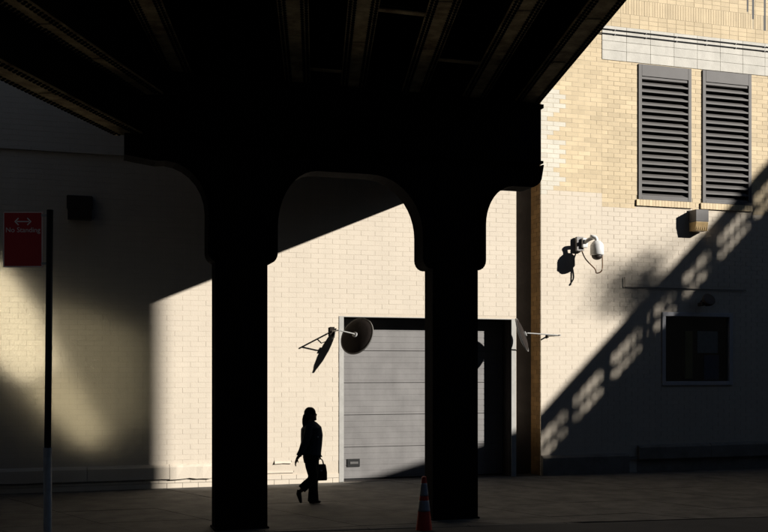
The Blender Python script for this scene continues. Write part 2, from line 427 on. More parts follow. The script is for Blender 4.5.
# cream strip of plinth on the right
for i, (a, b, h) in enumerate(((9.80, 11.95, .42), (12.2, 14.1, .60), (14.11, 16.2, .61), (16.21, 18.5, .62))):
    plinth_piece(a, b, .30 if i else .0, h, .09, rwall, 20 + i, .005)
MB().box((11.96, -.05, .30), (12.19, -.019, .36)).build('plinth_block', 'plinth', rwall)
MB().box((12.2, -.012, 0), (18.5, -.004 + .02, .299)).build('plinth_recess', 'plinth', rwall)
def louver(h):
    x0, x1, z0, z1 = h; y = -.03
    lv = MB().box((x0 + .01, .14, z0 + .01), (x1 - .01, .16, z1 - .01)).build('louver_vent', 'dark_void', rb)
    fw = .085
    for a, b in (((x0, y, z0), (x0 + fw, .12, z1)), ((x1 - fw, y, z0), (x1, .12, z1)), ((x0 + fw, y, z1 - .27), (x1 - fw, .12, z1)), ((x0 + fw, y, z0), (x1 - fw, .12, z0 + .06))):
        MB().box(a, b).build('frame', 'louver_grey', lv, bevel=.006)
    MB().box((x0 + fw, y + .02, z1 - .33), (x1 - fw, .10, z1 - .272)).build('frame_bead', 'louver_grey', lv)
    n = 18; p = (z1 - .33 - z0 - .06) / n
    me = None
    for i in range(n):
        z = z0 + .06 + p * (i + .5)
        if me is None:
            M = Matrix.Rotation(R(38), 4, 'X')
            s_ = MB().obox(Matrix.Translation((0, .045, 0)) @ M, (x1 - x0 - 2 * fw - .006, .155, .012))
            s_.obox(Matrix.Translation((0, -.017, -.055)), (x1 - x0 - 2 * fw - .006, .012, .038))
            o = s_.build('slat', 'louver_grey', lv); me = o.data; o.location = ((x0 + x1) / 2, 0, z)
        else:
            o = bpy.data.objects.new('slat', me); C.objects.link(o); o.parent = lv
            o.matrix_parent_inverse = lv.matrix_world.inverted(); o.location = ((x0 + x1) / 2, 0, z)
louver(l1); louver(l2)
# window
x0, x1, z0, z1 = win; y = -.03
wn = MB().box((x0, y, z1 - .09), (x1, .08, z1)).build('window', 'alu_frame', rb, bevel=.005)
for a, b in (((x0, y, z0), (x0 + .09, .08, z1 - .091)), ((x1 - .09, y, z0), (x1, .08, z1 - .091)), ((x0 + .091, y, z0), (x1 - .091, .08, z0 + .09))):
    MB().box(a, b).build('frame', 'alu_frame', wn, bevel=.005)
MB().box((x0 + .09, .03, z0 + .09), (x1 - .09, .036, z1 - .09)).build('pane', 'pane_glass', wn)
MB().box((x0, .21, z0), (x1, .22, z1)).build('dark_room_sheet', 'dark_void', wn)  # black sheet stands in for the unlit room behind the glass
MB().box((x0 + .70, .12, z0 + .15), (x0 + .90, .14, z1 - .42)).build('curtain', 'curtain', wn)
MB().box((x0 + 1.05, .15, z0 + .75), (x0 + 1.60, .16, z1 - .42)).build('poster', 'sleeve_grey', wn)
MB().box((x0 + 1.22, .13, z0 + .12), (x0 + 1.62, .145, z0 + .70)).build('poster', 'poster_blue', wn)
a_, b_ = onY(624, 287), onY(745, 291.5)
MB().tube([(a_.x, -.032, a_.z + .22), (a_.x, -.032, a_.z), (b_.x, -.032, a_.z + .0)], .012, 6).build('conduit', 'plinth', rb)

# ------------------------------------------------------------------ things fixed to the walls
# dome camera on a gooseneck
P = onY(597, 248.5, -.46); Mt = onY(579, 244, 0)
t = thing('security_camera', (Mt.x, 0, Mt.z), 'white dome security camera on a curved arm fixed to the cream wall', 'security camera')
MB().box((Mt.x - .11, -.10, Mt.z - .17), (Mt.x + .07, -.019, Mt.z + .15)).build('mount_box', 'grey_cast', t, bevel=.012)
MB().box((Mt.x + .0, -.17, Mt.z - .10), (Mt.x + .13, -.101, Mt.z + .12)).build('bracket', 'white_plastic', t, bevel=.02)
pts = [(Mt.x + .07, -.16, Mt.z + .02), (Mt.x + .11, -.24, Mt.z + .07), (Mt.x + .18, -.34, Mt.z + .11), (P.x - .10, -.40, Mt.z + .12), (P.x - .03, -.45, Mt.z + .09), (P.x, -.46, P.z + .13)]
def smoothline(p, n=5):
    p = [Vector(q) for q in p]; out = []
    for i in range(len(p) - 1):
        a, b, c, d = p[max(i - 1, 0)], p[i], p[i + 1], p[min(i + 2, len(p) - 1)]
        for k in range(n):
            u = k / n; out.append(.5 * ((2 * b) + (c - a) * u + (2 * a - 5 * b + 4 * c - d) * u * u + (3 * b - a - 3 * c + d) * u ** 3))
    return out + [p[-1]]
MB().tube(smoothline(pts), .042, 12).build('arm', 'white_plastic', t, smooth=True)
hs = MB().lathe([(.03, .17), (.07, .165), (.11, .13), (.145, .07), (.15, -.13), (.135, -.15)], P).build('housing', 'white_plastic', t, smooth=True)
MB().lathe([(.118, -.15), (.112, -.19), (.085, -.225), (.045, -.243), (.005, -.25)], P).build('dome', 'bronze_box', hs, smooth=True)
pts = [(Mt.x + .02, -.09, Mt.z - .16), (Mt.x + .06, -.20, Mt.z - .36), (Mt.x + .22, -.32, Mt.z - .58), (P.x + .02, -.40, Mt.z - .68), (P.x + .12, -.46, Mt.z - .62), (P.x + .13, -.46, P.z - .2), (P.x + .12, -.46, P.z - .13)]
MB().tube(smoothline(pts), .014, 8).build('cable', 'cable_brown', t, smooth=True)
# wall packs
def wall_pack(x, z, wd, ht, dp, label, lens='lens_tan', body='louver_grey', tilt=0):
    t = thing('wall_light', (x, -.019, z), label, 'wall light', 'box lights on the walls')
    MB().box((x, -dp, z + ht * .45), (x + wd, -.019, z + ht)).build('housing', body, t, bevel=.01)
    rings = [[(x + wd * .02, -.019, z + ht * .445), (x + wd * .02, -dp * .99, z + ht * .445), (x + wd * .98, -dp * .99, z + ht * .445), (x + wd * .98, -.019, z + ht * .445)],
             [(x + wd * .02, -.019, z + ht * .04), (x + wd * .02, -dp * .86, z + ht * .04), (x + wd * .98, -dp * .86, z + ht * .04), (x + wd * .98, -.019, z + ht * .04)]]
    ln = MB().loft(rings).build('lens', lens, t, bevel=.008)
    for i in range(6):
        a = x + wd * (.1 + .16 * i)
        MB().box((a, -dp * .93, z + ht * .08), (a + .008, -dp * .86, z + ht * .43)).build('lens_rib', lens, ln)
    MB().box((x - .01, -.03, z + ht * .5), (x + wd + .01, -.0195, z + ht * 1.04)).build('back_plate', body, t)
q = onY(696, 231, -.30)
wall_pack(q.x, q.z, .34, .50, .30, 'grey box light with a tan lens below the louvers')
wall_pack(-.16, 5.17, .46, .46, .22, 'dark unlit box light high on the shaded wall beside the red sign', 'bronze_box', 'bronze_box')
t = thing('floodlight', (13.9, 0, 3.8), 'small dark floodlight above the aluminium window', 'floodlight')
MB().lathe([(.05, 0), (.05, .09)], (13.9, -.019, 3.90), 14, mtx=Matrix.Rotation(R(90), 3, 'X')).build('base', 'bronze_box', t)
M3 = Matrix.Rotation(R(60), 3, 'X')
MB().lathe([(.05, -.06), (.09, -.05), (.15, .06), (.155, .12), (.14, .125)], (13.9, -.19, 3.89), 16, mtx=M3).build('hood', 'bronze_box', t, smooth=True)
MB().box((13.72, -.26, 3.79), (13.78, -.1, 3.87)).build('knuckle', 'bronze_box', t, bevel=.01)

def traffic_mirror(c, nrm, rad, foot, label, braced=True):
    """round convex mirror: c centre, nrm faces away from the mirror face (its back)"""
    c = Vector(c); nrm = Vector(nrm).normalized(); q = nrm.to_track_quat('Z', 'Y').to_matrix()
    t = thing('convex_mirror', foot, label, 'mirror', 'convex mirrors at the garage door')
    MB().lathe([(.02, .062), (rad * .35, .058), (rad * .7, .04), (rad * .93, .012), (rad * .955, 0), (.01, .0)], c, 40, mtx=q).build('back_shell', 'mirror_back', t, smooth=True)
    MB().lathe([(rad * .95, .010), (rad, .012), (rad * 1.0, -.014), (rad * .94, -.016)], c, 40, mtx=q).build('rim', 'rim_grey', t, smooth=False)
    MB().lathe([(rad * .945, -.005), (rad * .8, -.03), (rad * .5, -.055), (.01, -.07)], c, 40, mtx=q).build('mirror_face', 'galvanised', t, smooth=True)
    hub = c + nrm * .062
    MB().lathe([(.055, -.01), (.055, .03), (.02, .035)], hub, 16, mtx=q).build('hub', 'galvanised', t)
    e = hub + nrm * .06; f = Vector(foot)
    kn = Vector((f.x, min(e.y, -.52) - .05, f.z))
    ar = MB().tube([f + Vector((0, -.02, 0)), kn], .016, 10).build('arm', 'galvanised', t)
    MB().tube([kn + Vector((0, .05, 0)), e, hub + nrm * .01], .014, 10).build('cross_arm', 'galvanised', t)
    if braced: MB().tube([f + Vector((0, -.28, 0)), f + Vector((0, -.2, -.13)) , f + Vector((0, -.02, -.16))], .009, 8).build('brace', 'galvanised', t)
    hw = .05 if braced else .02
    MB().box((f.x - hw, f.y - .03, f.z - hw * 1.8), (f.x + hw, f.y - .005, f.z + hw * 1.8)).build('wall_plate', 'mirror_back', ar, bevel=.005)
    return e
c1 = onY(357, 336, -.50)
e = traffic_mirror(c1, (-.76, -.56, .36), .40, (5.05, 0, c1.z + .11), 'round convex mirror tilted over the left jamb of the garage door')
c2 = onY(522, 335, -.50)
traffic_mirror(c2, (.80, -.50, .33), .38, (9.95, 0, c2.z + .0), 'round convex mirror seen edge-on at the right jamb of the garage door', False)

# ------------------------------------------------------------------ viaduct
vd = thing('viaduct', (4, -5.5, 0), 'black riveted steel viaduct on two columns with arched brackets', 'viaduct')
CY0, CY1 = -5.5, -5.12
NK0 = 3.90
# columns
def column(xa, xb):
    xm = (xa + xb) / 2
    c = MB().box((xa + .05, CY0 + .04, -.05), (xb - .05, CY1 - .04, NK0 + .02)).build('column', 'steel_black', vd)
    for y0, y1 in ((CY0, CY0 + .038), (CY1 - .038, CY1)):
        MB().box((xa, y0, -.05), (xb, y1, NK0 + .02)).build('flange', 'steel_black', c, bevel=.004)
    for x0_, x1_ in ((xa, xa + .048), (xb - .048, xb)):
        MB().box((x0_, CY0 + .039, -.05), (x1_, CY1 - .039, NK0 + .02)).build('side_plate', 'steel_black', c)
    MB().box((xa - .02, CY0 - .03, -.06), (xb + .02, CY1 + .03, .025)).build('base_plate', 'steel_black', c, bevel=.006)
    rv = MB()
    for x in (xa + .06, xa + .13, xb - .13, xb - .06):
        for k in range(48):
            z = .08 + k * .078
            rv.lathe([(.017, 0), (.014, .008), (.006, .013)], (x, CY0, z), 6, mtx=Matrix.Rotation(R(90), 3, 'X'))
    tag(rv.build('rivets', 'rivet_dark', c, smooth=True), kind='stuff')
column(1.925, 2.69); column(5.27, 6.02)
# bent: shoulders, arch and cap as one plate profile (x, z)
prof = []
def shoulder_out(x, z, r, left):   # rounded lower corner
    pass
xl0, xl1, xr0, xr1 = 1.84, 2.82, 5.12, 6.13
TOP = 7.9
P_ = []
# go round: start at left column inner shoulder bottom, clockwise through the arch
def qarc(cx, cz, rx, rz, a0, a1, n=10): return [(cx + rx * math.cos(R(a0 + (a1 - a0) * i / n)), cz + rz * math.sin(R(a0 + (a1 - a0) * i / n))) for i in range(n + 1)]
P_ += [(1.97, NK0)]
P_ += [(2.67, NK0)] + qarc(xl1 - .12, NK0 + .14, .12, .14, -90, 0, 5)
P_ += qarc(xl1 + .62, 4.42, .62, .88, 180, 90, 10)
P_ += qarc(xr0 - .85, 4.38, .85, .92, 90, 0, 12)
P_ += qarc(xr0 + .12, NK0 + .14, .12, .14, 180, 270, 5) + [(5.29, NK0), (6.0, NK0)]
P_ += qarc(xr1 - .12, NK0 + .14, .12, .14, -90, 0, 5)
P_ += qarc(xr1 + .50, 4.60, .50, .65, 180, 92, 10) + [(6.92, 5.25)]
P_ += qarc(6.92, 5.43, .18, .18, -90, 0, 5)
P_ += [(7.13, 5.6), (7.13, TOP), (.66, TOP), (.66, 5.37)]
P_ += qarc(1.20, 4.62, .64, .70, 100, 0, 8)[0:]
P_ += qarc(xl0 + .12, NK0 + .14, .12, .14, 180, 270, 5)
# remove consecutive duplicates
Q = []
for p in P_:
    if not Q or (abs(p[0] - Q[-1][0]) + abs(p[1] - Q[-1][1])) > 1e-4: Q.append(p)
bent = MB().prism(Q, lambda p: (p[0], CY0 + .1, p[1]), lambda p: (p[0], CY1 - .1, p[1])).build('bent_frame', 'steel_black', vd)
# edge flange following the outline (below the cap)
def strip(pts, y0, y1, th, name):
    rings = []
    for i, p in enumerate(pts):
        a = Vector(pts[max(i - 1, 0)]); b = Vector(pts[min(i + 1, len(pts) - 1)]); d = (b - a).normalized(); nn = Vector((d.y, -d.x)) * th
        rings.append([(p[0], y0, p[1]), (p[0], y1, p[1]), (p[0] + nn.x, y1, p[1] + nn.y), (p[0] + nn.x, y0, p[1] + nn.y)])
    return MB().loft(rings).build(name, 'steel_black', bent)
i0 = min(range(len(Q)), key=lambda i: abs(Q[i][0] - 2.67) + abs(Q[i][1] - NK0)); i1 = min(range(len(Q)), key=lambda i: abs(Q[i][0] - 5.29) + abs(Q[i][1] - NK0))
strip(Q[i0:i1 + 1], CY0 - .02, CY1 + .02, .02, 'arch_flange')
i2 = min(range(len(Q)), key=lambda i: abs(Q[i][0] - 6.0) + abs(Q[i][1] - NK0)); i3 = min(range(len(Q)), key=lambda i: abs(Q[i][0] - 7.13) + abs(Q[i][1] - 5.6))
strip(Q[i2:i3 + 1], CY0 - .02, CY1 + .02, .02, 'bracket_flange')
i4 = min(range(len(Q)), key=lambda i: abs(Q[i][0] - .66) + abs(Q[i][1] - 5.37))
strip(Q[i4:] + [Q[0]], CY0 - .02, CY1 + .02, .02, 'bracket_flange')
MB().box((.655, CY0 - .02, 5.62), (7.14, CY0 + .099, 5.66)).build('cap_angle', 'steel_black', bent)
MB().box((.655, CY0 - .03, 6.50), (7.14, CY0 + .099, 6.56)).build('cap_angle', 'steel_black', bent)
MB().box((.655, CY0 + .06, 5.661), (7.135, CY0 + .099, 6.499)).build('cap_plate', 'steel_black', bent)
# deck
KR = .235
def rX(Y, x_at_wall): return x_at_wall + KR * Y
DZ = 7.95
lx = lambda Y: 1.9 + (1.9 - .66) / 5.5 * Y if Y > -5.5 else .66 + .56 * (Y + 5.5)
ys = [-.02, -5.5, -12, -24.5]
poly = [(rX(Y, 8.36), Y) for Y in ys] + [(lx(Y) - .1, Y) for Y in reversed(ys)]
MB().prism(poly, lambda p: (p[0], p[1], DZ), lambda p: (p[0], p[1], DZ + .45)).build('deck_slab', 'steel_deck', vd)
rivs = lambda: None
def girder(a, b, zb, zt, fw, name, side=0.0, rivet_to=14.0, mat_f='flange_ochre'):
    """plate girder from a to b (plan), bottom flange fw wide with rivet rows"""
    a, b = Vector((*a, 0)), Vector((*b, 0)); d = (b - a).normalized(); nrm = Vector((d.y, -d.x, 0)); ln = (b - a).length
    g = MB().bar(a + Vector((0, 0, (zb + zt) / 2)), b + Vector((0, 0, (zb + zt) / 2)), .03, zt - zb - .04).build(name, 'steel_deck', vd)
    o = nrm * side
    MB().bar(a + o + Vector((0, 0, zb + .01)), b + o + Vector((0, 0, zb + .01)), fw, .024).build('flange_plate', mat_f, g)
    for s_ in (-1, 1):
        MB().bar(a + nrm * .055 * s_ + Vector((0, 0, zb + .04)), b + nrm * .055 * s_ + Vector((0, 0, zb + .04)), .08, .03).build('flange_angle', 'steel_deck', g)
    rv = MB(); n = int(min(ln, rivet_to) / .082)
    fl = Matrix.Rotation(R(180), 3, 'X')
    for k in range(n):
        for j, off in enumerate((-fw / 2 + .03, -fw / 2 + .082, fw / 2 - .082, fw / 2 - .03)):
            p = a + o + d * (.06 + k * .082 + (.041 if j in (1, 3) else 0)) + nrm * off
            rv.lathe([(.025, 0), (.021, .012), (.008, .019)], (p.x, p.y, zb - .002), 6, mtx=fl)
    tag(rv.build('rivets', 'rivet_dark', g, smooth=True), kind='stuff')
    for k in range(1, 4):                                                # cover plates
        p = a + o + d * (ln * .09 * k + .3)
        MB().bar(p + Vector((0, 0, zb - .008)), p + d * .10 + Vector((0, 0, zb - .008)), fw * .42, .012).build('cover_plate', 'flange_ochre', g)
    return g
ZS = 6.60
Y0 = CY0 + .08
for xs in (.78, 2.53, 3.38, 4.35, 5.35):
    girder((xs + KR * (Y0 + 8.1), Y0), (xs + KR * (-24 + 8.1), -24), ZS, DZ, .37, 'stringer', rivet_to=8)
    girder((xs + KR * (-.05 + 8.1), -.05), (xs + KR * (CY1 + .05 + 8.1), CY1 + .05), ZS, DZ, .37, 'stringer', rivet_to=.1)
girder((rX(Y0, 8.18), Y0), (rX(-24, 8.18), -24), ZS, 8.55, .42, 'fascia_girder', side=0)
girder((rX(-.04, 8.18), -.04), (rX(CY1 + .05, 8.18), CY1 + .05), ZS, 8.55, .42, 'fascia_girder', rivet_to=.1)
# oblique girders on the left
A = Vector((.60 + .4897 * .25, -5.62 + .8719 * .25)); dL = Vector((-.4897, -.8719))
girder(A, A + dL * 20, 5.66, 8.3, .42, 'oblique_girder', side=0)
B_ = Vector((1.02, -5.62))
girder(B_, B_ + Vector((-.46, -.888)) * 14, 6.2, DZ, .34, 'oblique_girder')
# tie plates
for (x0_, x1_, yy) in ((2.53, 3.38, -6.05), (3.38, 4.35, -8.6), (4.35, 5.35, -7.0)):
    MB().box((x0_ + KR * (yy + 8.1) + .19, yy - .05, ZS + .02), (x1_ + KR * (yy + 8.1) - .19, yy + .05, ZS + .035)).build('tie_plate', 'flange_ochre', vd)

# ------------------------------------------------------------------ sign
dS = 8.0
sp = Vector((0, -DN, 0)) + Vector(((47.6 - CX) / FPX * math.cos(TH) + math.sin(TH), -(47.6 - CX) / FPX * math.sin(TH) + math.cos(TH), 0)) * dS
right = Vector((math.cos(TH), -math.sin(TH), 0)); back = Vector((math.sin(TH), math.cos(TH), 0)); up = Vector((0, 0, 1))
zt = CZ + (HY - 210) / FPX * dS
t = thing('parking_sign', (sp.x, sp.y, .35), 'dark red No Standing sign on a slim pole at the left', 'sign')
lean = right * .02
MB().tube([sp + Vector((0, 0, 1.68)), Vector((sp.x, sp.y, zt)) + lean], .027, 14).build('pole', 'pole_dark', t, smooth=True)
slv = MB().tube([sp + Vector((0, 0, .35)), sp + Vector((0, 0, 1.70))], .033, 14).build('sleeve', 'sleeve_grey', t, smooth=True)
MB().lathe([(.09, .35), (.09, .365), (.04, .40)], sp, 16).build('base_flange', 'sleeve_grey', t)
pw, ph = .318, .445
pc = Vector((sp.x, sp.y, 0)) + right * (-.036 - pw / 2) - back * .004 + up * (CZ + (HY - 239.5) / FPX * dS)
Ms = Matrix((right, back, up)).transposed().to_4x4(); Ms.translation = pc
pn = MB().obox(Ms, (pw, .004, ph)).build('sign_panel', 'sign_red', t)
bd = MB(); b_ = .007
for cx_, cz_, sx, sz in ((0, ph / 2 - b_ / 2 - .002, pw - .004, b_), (0, -ph / 2 + b_ / 2 + .002, pw - .004, b_), (-pw / 2 + b_ / 2 + .002, 0, b_, ph - .02), (pw / 2 - b_ / 2 - .002, 0, b_, ph - .02)):
    bd.obox(Ms @ Matrix.Translation((cx_, -.0028, cz_)), (sx, .0012, sz))
bd.build('border', 'sign_white', pn)
ar = MB(); ay = -.0028; az = ph / 2 - .080
ar.obox(Ms @ Matrix.Translation((0, ay, az)), (.100, .0012, .009))
for s_ in (-1, 1):
    for v_ in (-1, 1):
        ar.obox(Ms @ Matrix.Translation((s_ * .050, ay - .0003 * (1 + v_ + s_ * .5), az + v_ * .013)) @ Matrix.Rotation(s_ * v_ * R(45), 4, 'Y'), (.042, .0012, .009))
ar.build('arrow', 'sign_white', pn)
cu = bpy.data.curves.new('lettering', 'FONT'); cu.body = 'No Standing'; cu.size = .056; cu.align_x = 'CENTER'; cu.align_y = 'CENTER'; cu.extrude = .0006
cu.materials.append(MATS['sign_white'])
to = bpy.data.objects.new('lettering', cu); C.objects.link(to)
dg = bpy.context.evaluated_depsgraph_get(); me = bpy.data.meshes.new_from_object(to.evaluated_get(dg))
bpy.data.objects.remove(to); to = bpy.data.objects.new('lettering', me); C.objects.link(to); to.parent = pn
to.matrix_world = Ms @ Matrix.Translation((0, -.003, ph / 2 - .148)) @ Matrix.Rotation(R(90), 4, 'X')
# bolts
for zz in (ph / 2 - .03, -ph / 2 + .03):
    MB().obox(Ms @ Matrix.Translation((pw / 2 + .012, -.0, zz)), (.05, .012, .018)).build('clamp', 'sleeve_grey', pn)

# ------------------------------------------------------------------ traffic cone
dC = 14.2
cp = Vector((0, -DN, 0)) + Vector(((424 - CX) / FPX * math.cos(TH) + math.sin(TH), -(424 - CX) / FPX * math.sin(TH) + math.cos(TH), 0)) * dC
cz0 = -.13 + .35 * (kerbY(cp.x) - cp.y) / (kerbY(cp.x) - NK)
t = thing('traffic_cone', (cp.x, cp.y, cz0), 'red traffic cone with two white bands at the kerb', 'traffic cone')
HC = CZ + (HY - 476.5) / FPX * dC - cz0
rr = lambda f: .030 + (1 - f) * .105
MB().box((cp.x - .19, cp.y - .19, cz0), (cp.x + .19, cp.y + .19, cz0 + .035)).build('base', 'rubber', t, bevel=.012)
for nm, f0, f1, mt, ex in (('cone_body', .03, 1, 'cone_red', 0), ('reflective_band', .46, .63, 'cone_white', .002), ('reflective_band', .70, .90, 'cone_white', .002)):
    pr = [(rr(f0 + (f1 - f0) * i / 6) + ex, cz0 + HC * (f0 + (f1 - f0) * i / 6)) for i in range(7)]
    if nm == 'cone_body': pr = pr + [(.02, cz0 + HC * 1.0 + .003)]
    MB().lathe(pr, (cp.x, cp.y, 0), 28).build(nm, mt, t, smooth=nm != 'cone_body')

# ------------------------------------------------------------------ person walking to the right
PXY = onZ(314, 504, 0); PX_, PY_ = PXY.x, PXY.y
def ell(c, rx, ry, d=(0, 0, 1), k=16, front=None):
    c = Vector(c); d = Vector(d).normalized(); f = Vector(front or (1, 0, 0)); f = (f - d * f.dot(d)).normalized(); s_ = d.cross(f)
    return [c + f * rx * math.cos(2 * math.pi * j / k) + s_ * ry * math.sin(2 * math.pi * j / k) for j in range(k)]
def limb(mb_, pts):                     # pts: (x, y, z, rx, ry)
    rings = []
    for i, p in enumerate(pts):
        a = Vector(pts[max(i - 1, 0)][:3]); b = Vector(pts[min(i + 1, len(pts) - 1)][:3])
        rings.append(ell(p[:3], p[3], p[4], b - a, front=(1, 0, 0.001) if abs((b - a).normalized().x) < .95 else (0, 0, 1)))
    mb_.loft(rings)
def blob(mb_, c, r, k=14):
    c = Vector(c); rings = []
    for i in range(1, 10):
        a = math.pi * i / 10; rings.append([c + Vector((r[0] * math.sin(a) * math.cos(t_), r[1] * math.sin(a) * math.sin(t_), -r[2] * math.cos(a))) for t_ in (2 * math.pi * j / k for j in range(k))])
    mb_.loft(rings)
def remesh(mb_, name, matn, parent, vox=.012, sm=3):
    o = mb_.build(name, matn)
    m = o.modifiers.new('r', 'REMESH'); m.mode = 'VOXEL'; m.voxel_size = vox; m.use_smooth_shade = True
    s_ = o.modifiers.new('s', 'SMOOTH'); s_.iterations = sm; s_.factor = .5
    dg = bpy.context.evaluated_depsgraph_get(); me = bpy.data.meshes.new_from_object(o.evaluated_get(dg))
    me.name = name; bpy.data.objects.remove(o); o = bpy.data.objects.new(name, me); C.objects.link(o)
    if not me.materials: me.materials.append(MATS[matn])
    o.parent = parent; o.location = (0, 0, 0)
    return o
pe = thing('person', (PX_, PY_, 0), 'person in dark jacket and trousers walking right past the sunlit wall', 'person')
b = MB()
blob(b, (-.062, 0, 1.558), (.098, .078, .118)); blob(b, (-.035, 0, 1.51), (.078, .062, .085))
blob(b, (.034, 0, 1.545), (.022, .014, .022)); blob(b, (.028, 0, 1.505), (.018, .022, .012)); blob(b, (.018, 0, 1.468), (.03, .03, .025))   # nose, mouth, chin
for s_ in (-1, 1): blob(b, (-.07, .078 * s_, 1.545), (.022, .010, .034))
limb(b, [(-.075, 0, 1.34, .062, .065), (-.07, 0, 1.42, .055, .056), (-.062, 0, 1.49, .052, .052)])
limb(b, [(-.06, 0, .84, .10, .15), (-.055, 0, 1.0, .10, .14), (-.055, 0, 1.2, .115, .16), (-.07, 0, 1.33, .10, .17), (-.075, 0, 1.395, .06, .10)])
# near arm (rear swing) and far arm (holding the bag)
limb(b, [(-.14, -.19, 1.33, .05, .05), (-.20, -.235, 1.08, .042, .042), (-.31, -.24, .87, .030, .030), (-.345, -.235, .82, .026, .02)])
def hand(b, w, d, curl):
    w = Vector(w); d = Vector(d).normalized(); sd = Vector((0, 1, 0)); fw = d.cross(sd).normalized()
    limb(b, [(*w, .024, .026), (*(w + d * .045), .019, .040), (*(w + d * .085), .017, .040)])
    for j, (o_, l_) in enumerate(((-.030, .062), (-.010, .072), (.010, .068), (.029, .052))):
        p0 = w + d * .08 + sd * o_; p1 = p0 + (d + fw * curl * .4).normalized() * l_ * .5; p2 = p1 + (d + fw * curl * 1.3).normalized() * l_ * .5
        limb(b, [(*p0, .0095, .0095), (*p1, .0088, .0088), (*p2, .007, .007)])
    p0 = w + d * .02 - sd * .03; p1 = p0 + (d * .7 - sd * .5 + fw * .5).normalized() * .04; p2 = p1 + (d + fw * .4).normalized() * .03
    limb(b, [(*p0, .012, .012), (*p1, .010, .010), (*p2, .008, .008)])
hand(b, (-.345, -.235, .825), (-.35, 0, -.9), .5)
limb(b, [(.02, .18, 1.33, .05, .05), (.085, .22, 1.08, .042, .042), (.13, .20, .90, .030, .030), (.14, .19, .86, .024, .022)])
hand(b, (.14, .19, .865), (.12, 0, -1), 1.3)
# legs
limb(b, [(-.05, .08, .86, .09, .09), (-.01, .08, .47, .062, .062), (.0, .08, .28, .055, .055), (.015, .08, .08, .04, .04)])
limb(b, [(-.07, -.08, .86, .09, .09), (-.04, -.08, .46, .062, .062), (-.16, -.075, .34, .055, .055), (-.255, -.07, .24, .036, .036)])
body = remesh(b, 'body', 'skin', pe, .009, 2)
# jacket
b = MB()
limb(b, [(-.08, 0, .865, .205, .235), (-.068, 0, .93, .195, .225), (-.045, 0, 1.05, .186, .212), (-.04, 0, 1.2, .192, .22), (-.05, 0, 1.32, .178, .225), (-.062, 0, 1.39, .115, .16), (-.072, 0, 1.43, .072, .078)])
limb(b, [(-.12, -.16, 1.35, .075, .07), (-.155, -.215, 1.24, .068, .062), (-.205, -.235, 1.08, .062, .056), (-.26, -.24, .97, .055, .05), (-.325, -.24, .86, .046, .042)])
limb(b, [(.0, .15, 1.35, .075, .07), (.05, .20, 1.24, .068, .062), (.085, .22, 1.08, .062, .056), (.115, .21, .97, .052, .05), (.135, .20, .885, .046, .042)])
blob(b, (-.20, -.02, .90), (.07, .10, .05))
remesh(b, 'jacket', 'jacket', pe, .011, 3)
MB().lathe([(.012, 0), (.014, .006), (.004, .01)], (.02, -.212, 1.175), 12, mtx=Matrix.Rotation(R(90), 3, 'X')).build('badge', 'trim_silver', None).parent = pe
# trousers
b = MB()
limb(b, [(-.055, 0, .93, .13, .16), (-.05, 0, .82, .145, .175), (-.045, 0, .72, .13, .15)])
limb(b, [(-.01, .08, .84, .12, .10), (.0, .08, .66, .108, .098), (.005, .08, .47, .085, .085), (.005, .08, .25, .083, .083), (.005, .08, .06, .098, .09), (.005, .08, .035, .098, .09)])
limb(b, [(-.08, -.08, .84, .12, .10), (-.07, -.08, .66, .10, .095), (-.035, -.08, .50, .088, .085), (-.06, -.08, .42, .085, .085), (-.15, -.075, .355, .078, .08), (-.235, -.07, .275, .08, .08)])
remesh(b, 'trousers', 'trousers', pe, .011, 3)
# shoes
b = MB(); limb(b, [(-.07, .08, .038, .035, .036), (.0, .08, .045, .045, .042), (.09, .08, .034, .032, .045), (.135, .08, .026, .02, .035)])
blob(b, (.0, .08, .06), (.05, .042, .05)); remesh(b, 'shoe', 'leather', pe, .009, 2)
b = MB(); limb(b, [(-.275, -.07, .27, .04, .04), (-.285, -.07, .20, .046, .042), (-.262, -.07, .11, .034, .045), (-.245, -.07, .04, .02, .036)])
remesh(b, 'shoe', 'leather', pe, .009, 2)
# hair: cap of hair and ponytail
b = MB(); blob(b, (-.073, 0, 1.580), (.106, .090, .105)); blob(b, (-.115, 0, 1.53), (.068, .08, .09))
limb(b, [(-.14, 0, 1.53, .055, .055), (-.16, 0, 1.46, .050, .055), (-.168, -.01, 1.40, .044, .048), (-.18, -.02, 1.34, .022, .025)])
remesh(b, 'hair', 'hair', pe, .010, 2)
# bag
bx, by, bz = PX_ + .165, PY_ + .19, .385
t = thing('handbag', (bx, by, bz), 'dark boxy handbag carried by the walking person', 'handbag')
m2 = MB(); rings = []
for f, wx, wy in ((0, .098, .05), (.06, .108, .06), (.5, .106, .06), (.9, .090, .045), (1, .082, .03)):
    rings.append([(bx + sx * wx * a_, by + sy * wy * c_, bz + .285 * f) for sx, sy, a_, c_ in ((-1, -1, 1, .7), (-1, -1, .85, 1), (1, -1, .85, 1), (1, -1, 1, .7), (1, 1, 1, .7), (1, 1, .85, 1), (-1, 1, .85, 1), (-1, 1, 1, .7))])
m2.loft(rings).build('bag_body', 'leather', t, bevel=.006)
for yo in (-.03, .03):
    MB().tube(smoothline([(bx - .055, by + yo, bz + .245), (bx - .06, by + yo * .8, bz + .31), (bx - .035, by + yo * .3, bz + .365), (bx - .0, by + yo * .2, bz + .375), (bx + .035, by + yo * .4, bz + .34), (bx + .055, by + yo, bz + .245)]), .009, 8).build('strap', 'leather', t, smooth=True)
MB().box((bx - .02, by - .058, bz + .16), (bx + .02, by - .05, bz + .19)).build('clasp', 'trim_silver', t, bevel=.003)

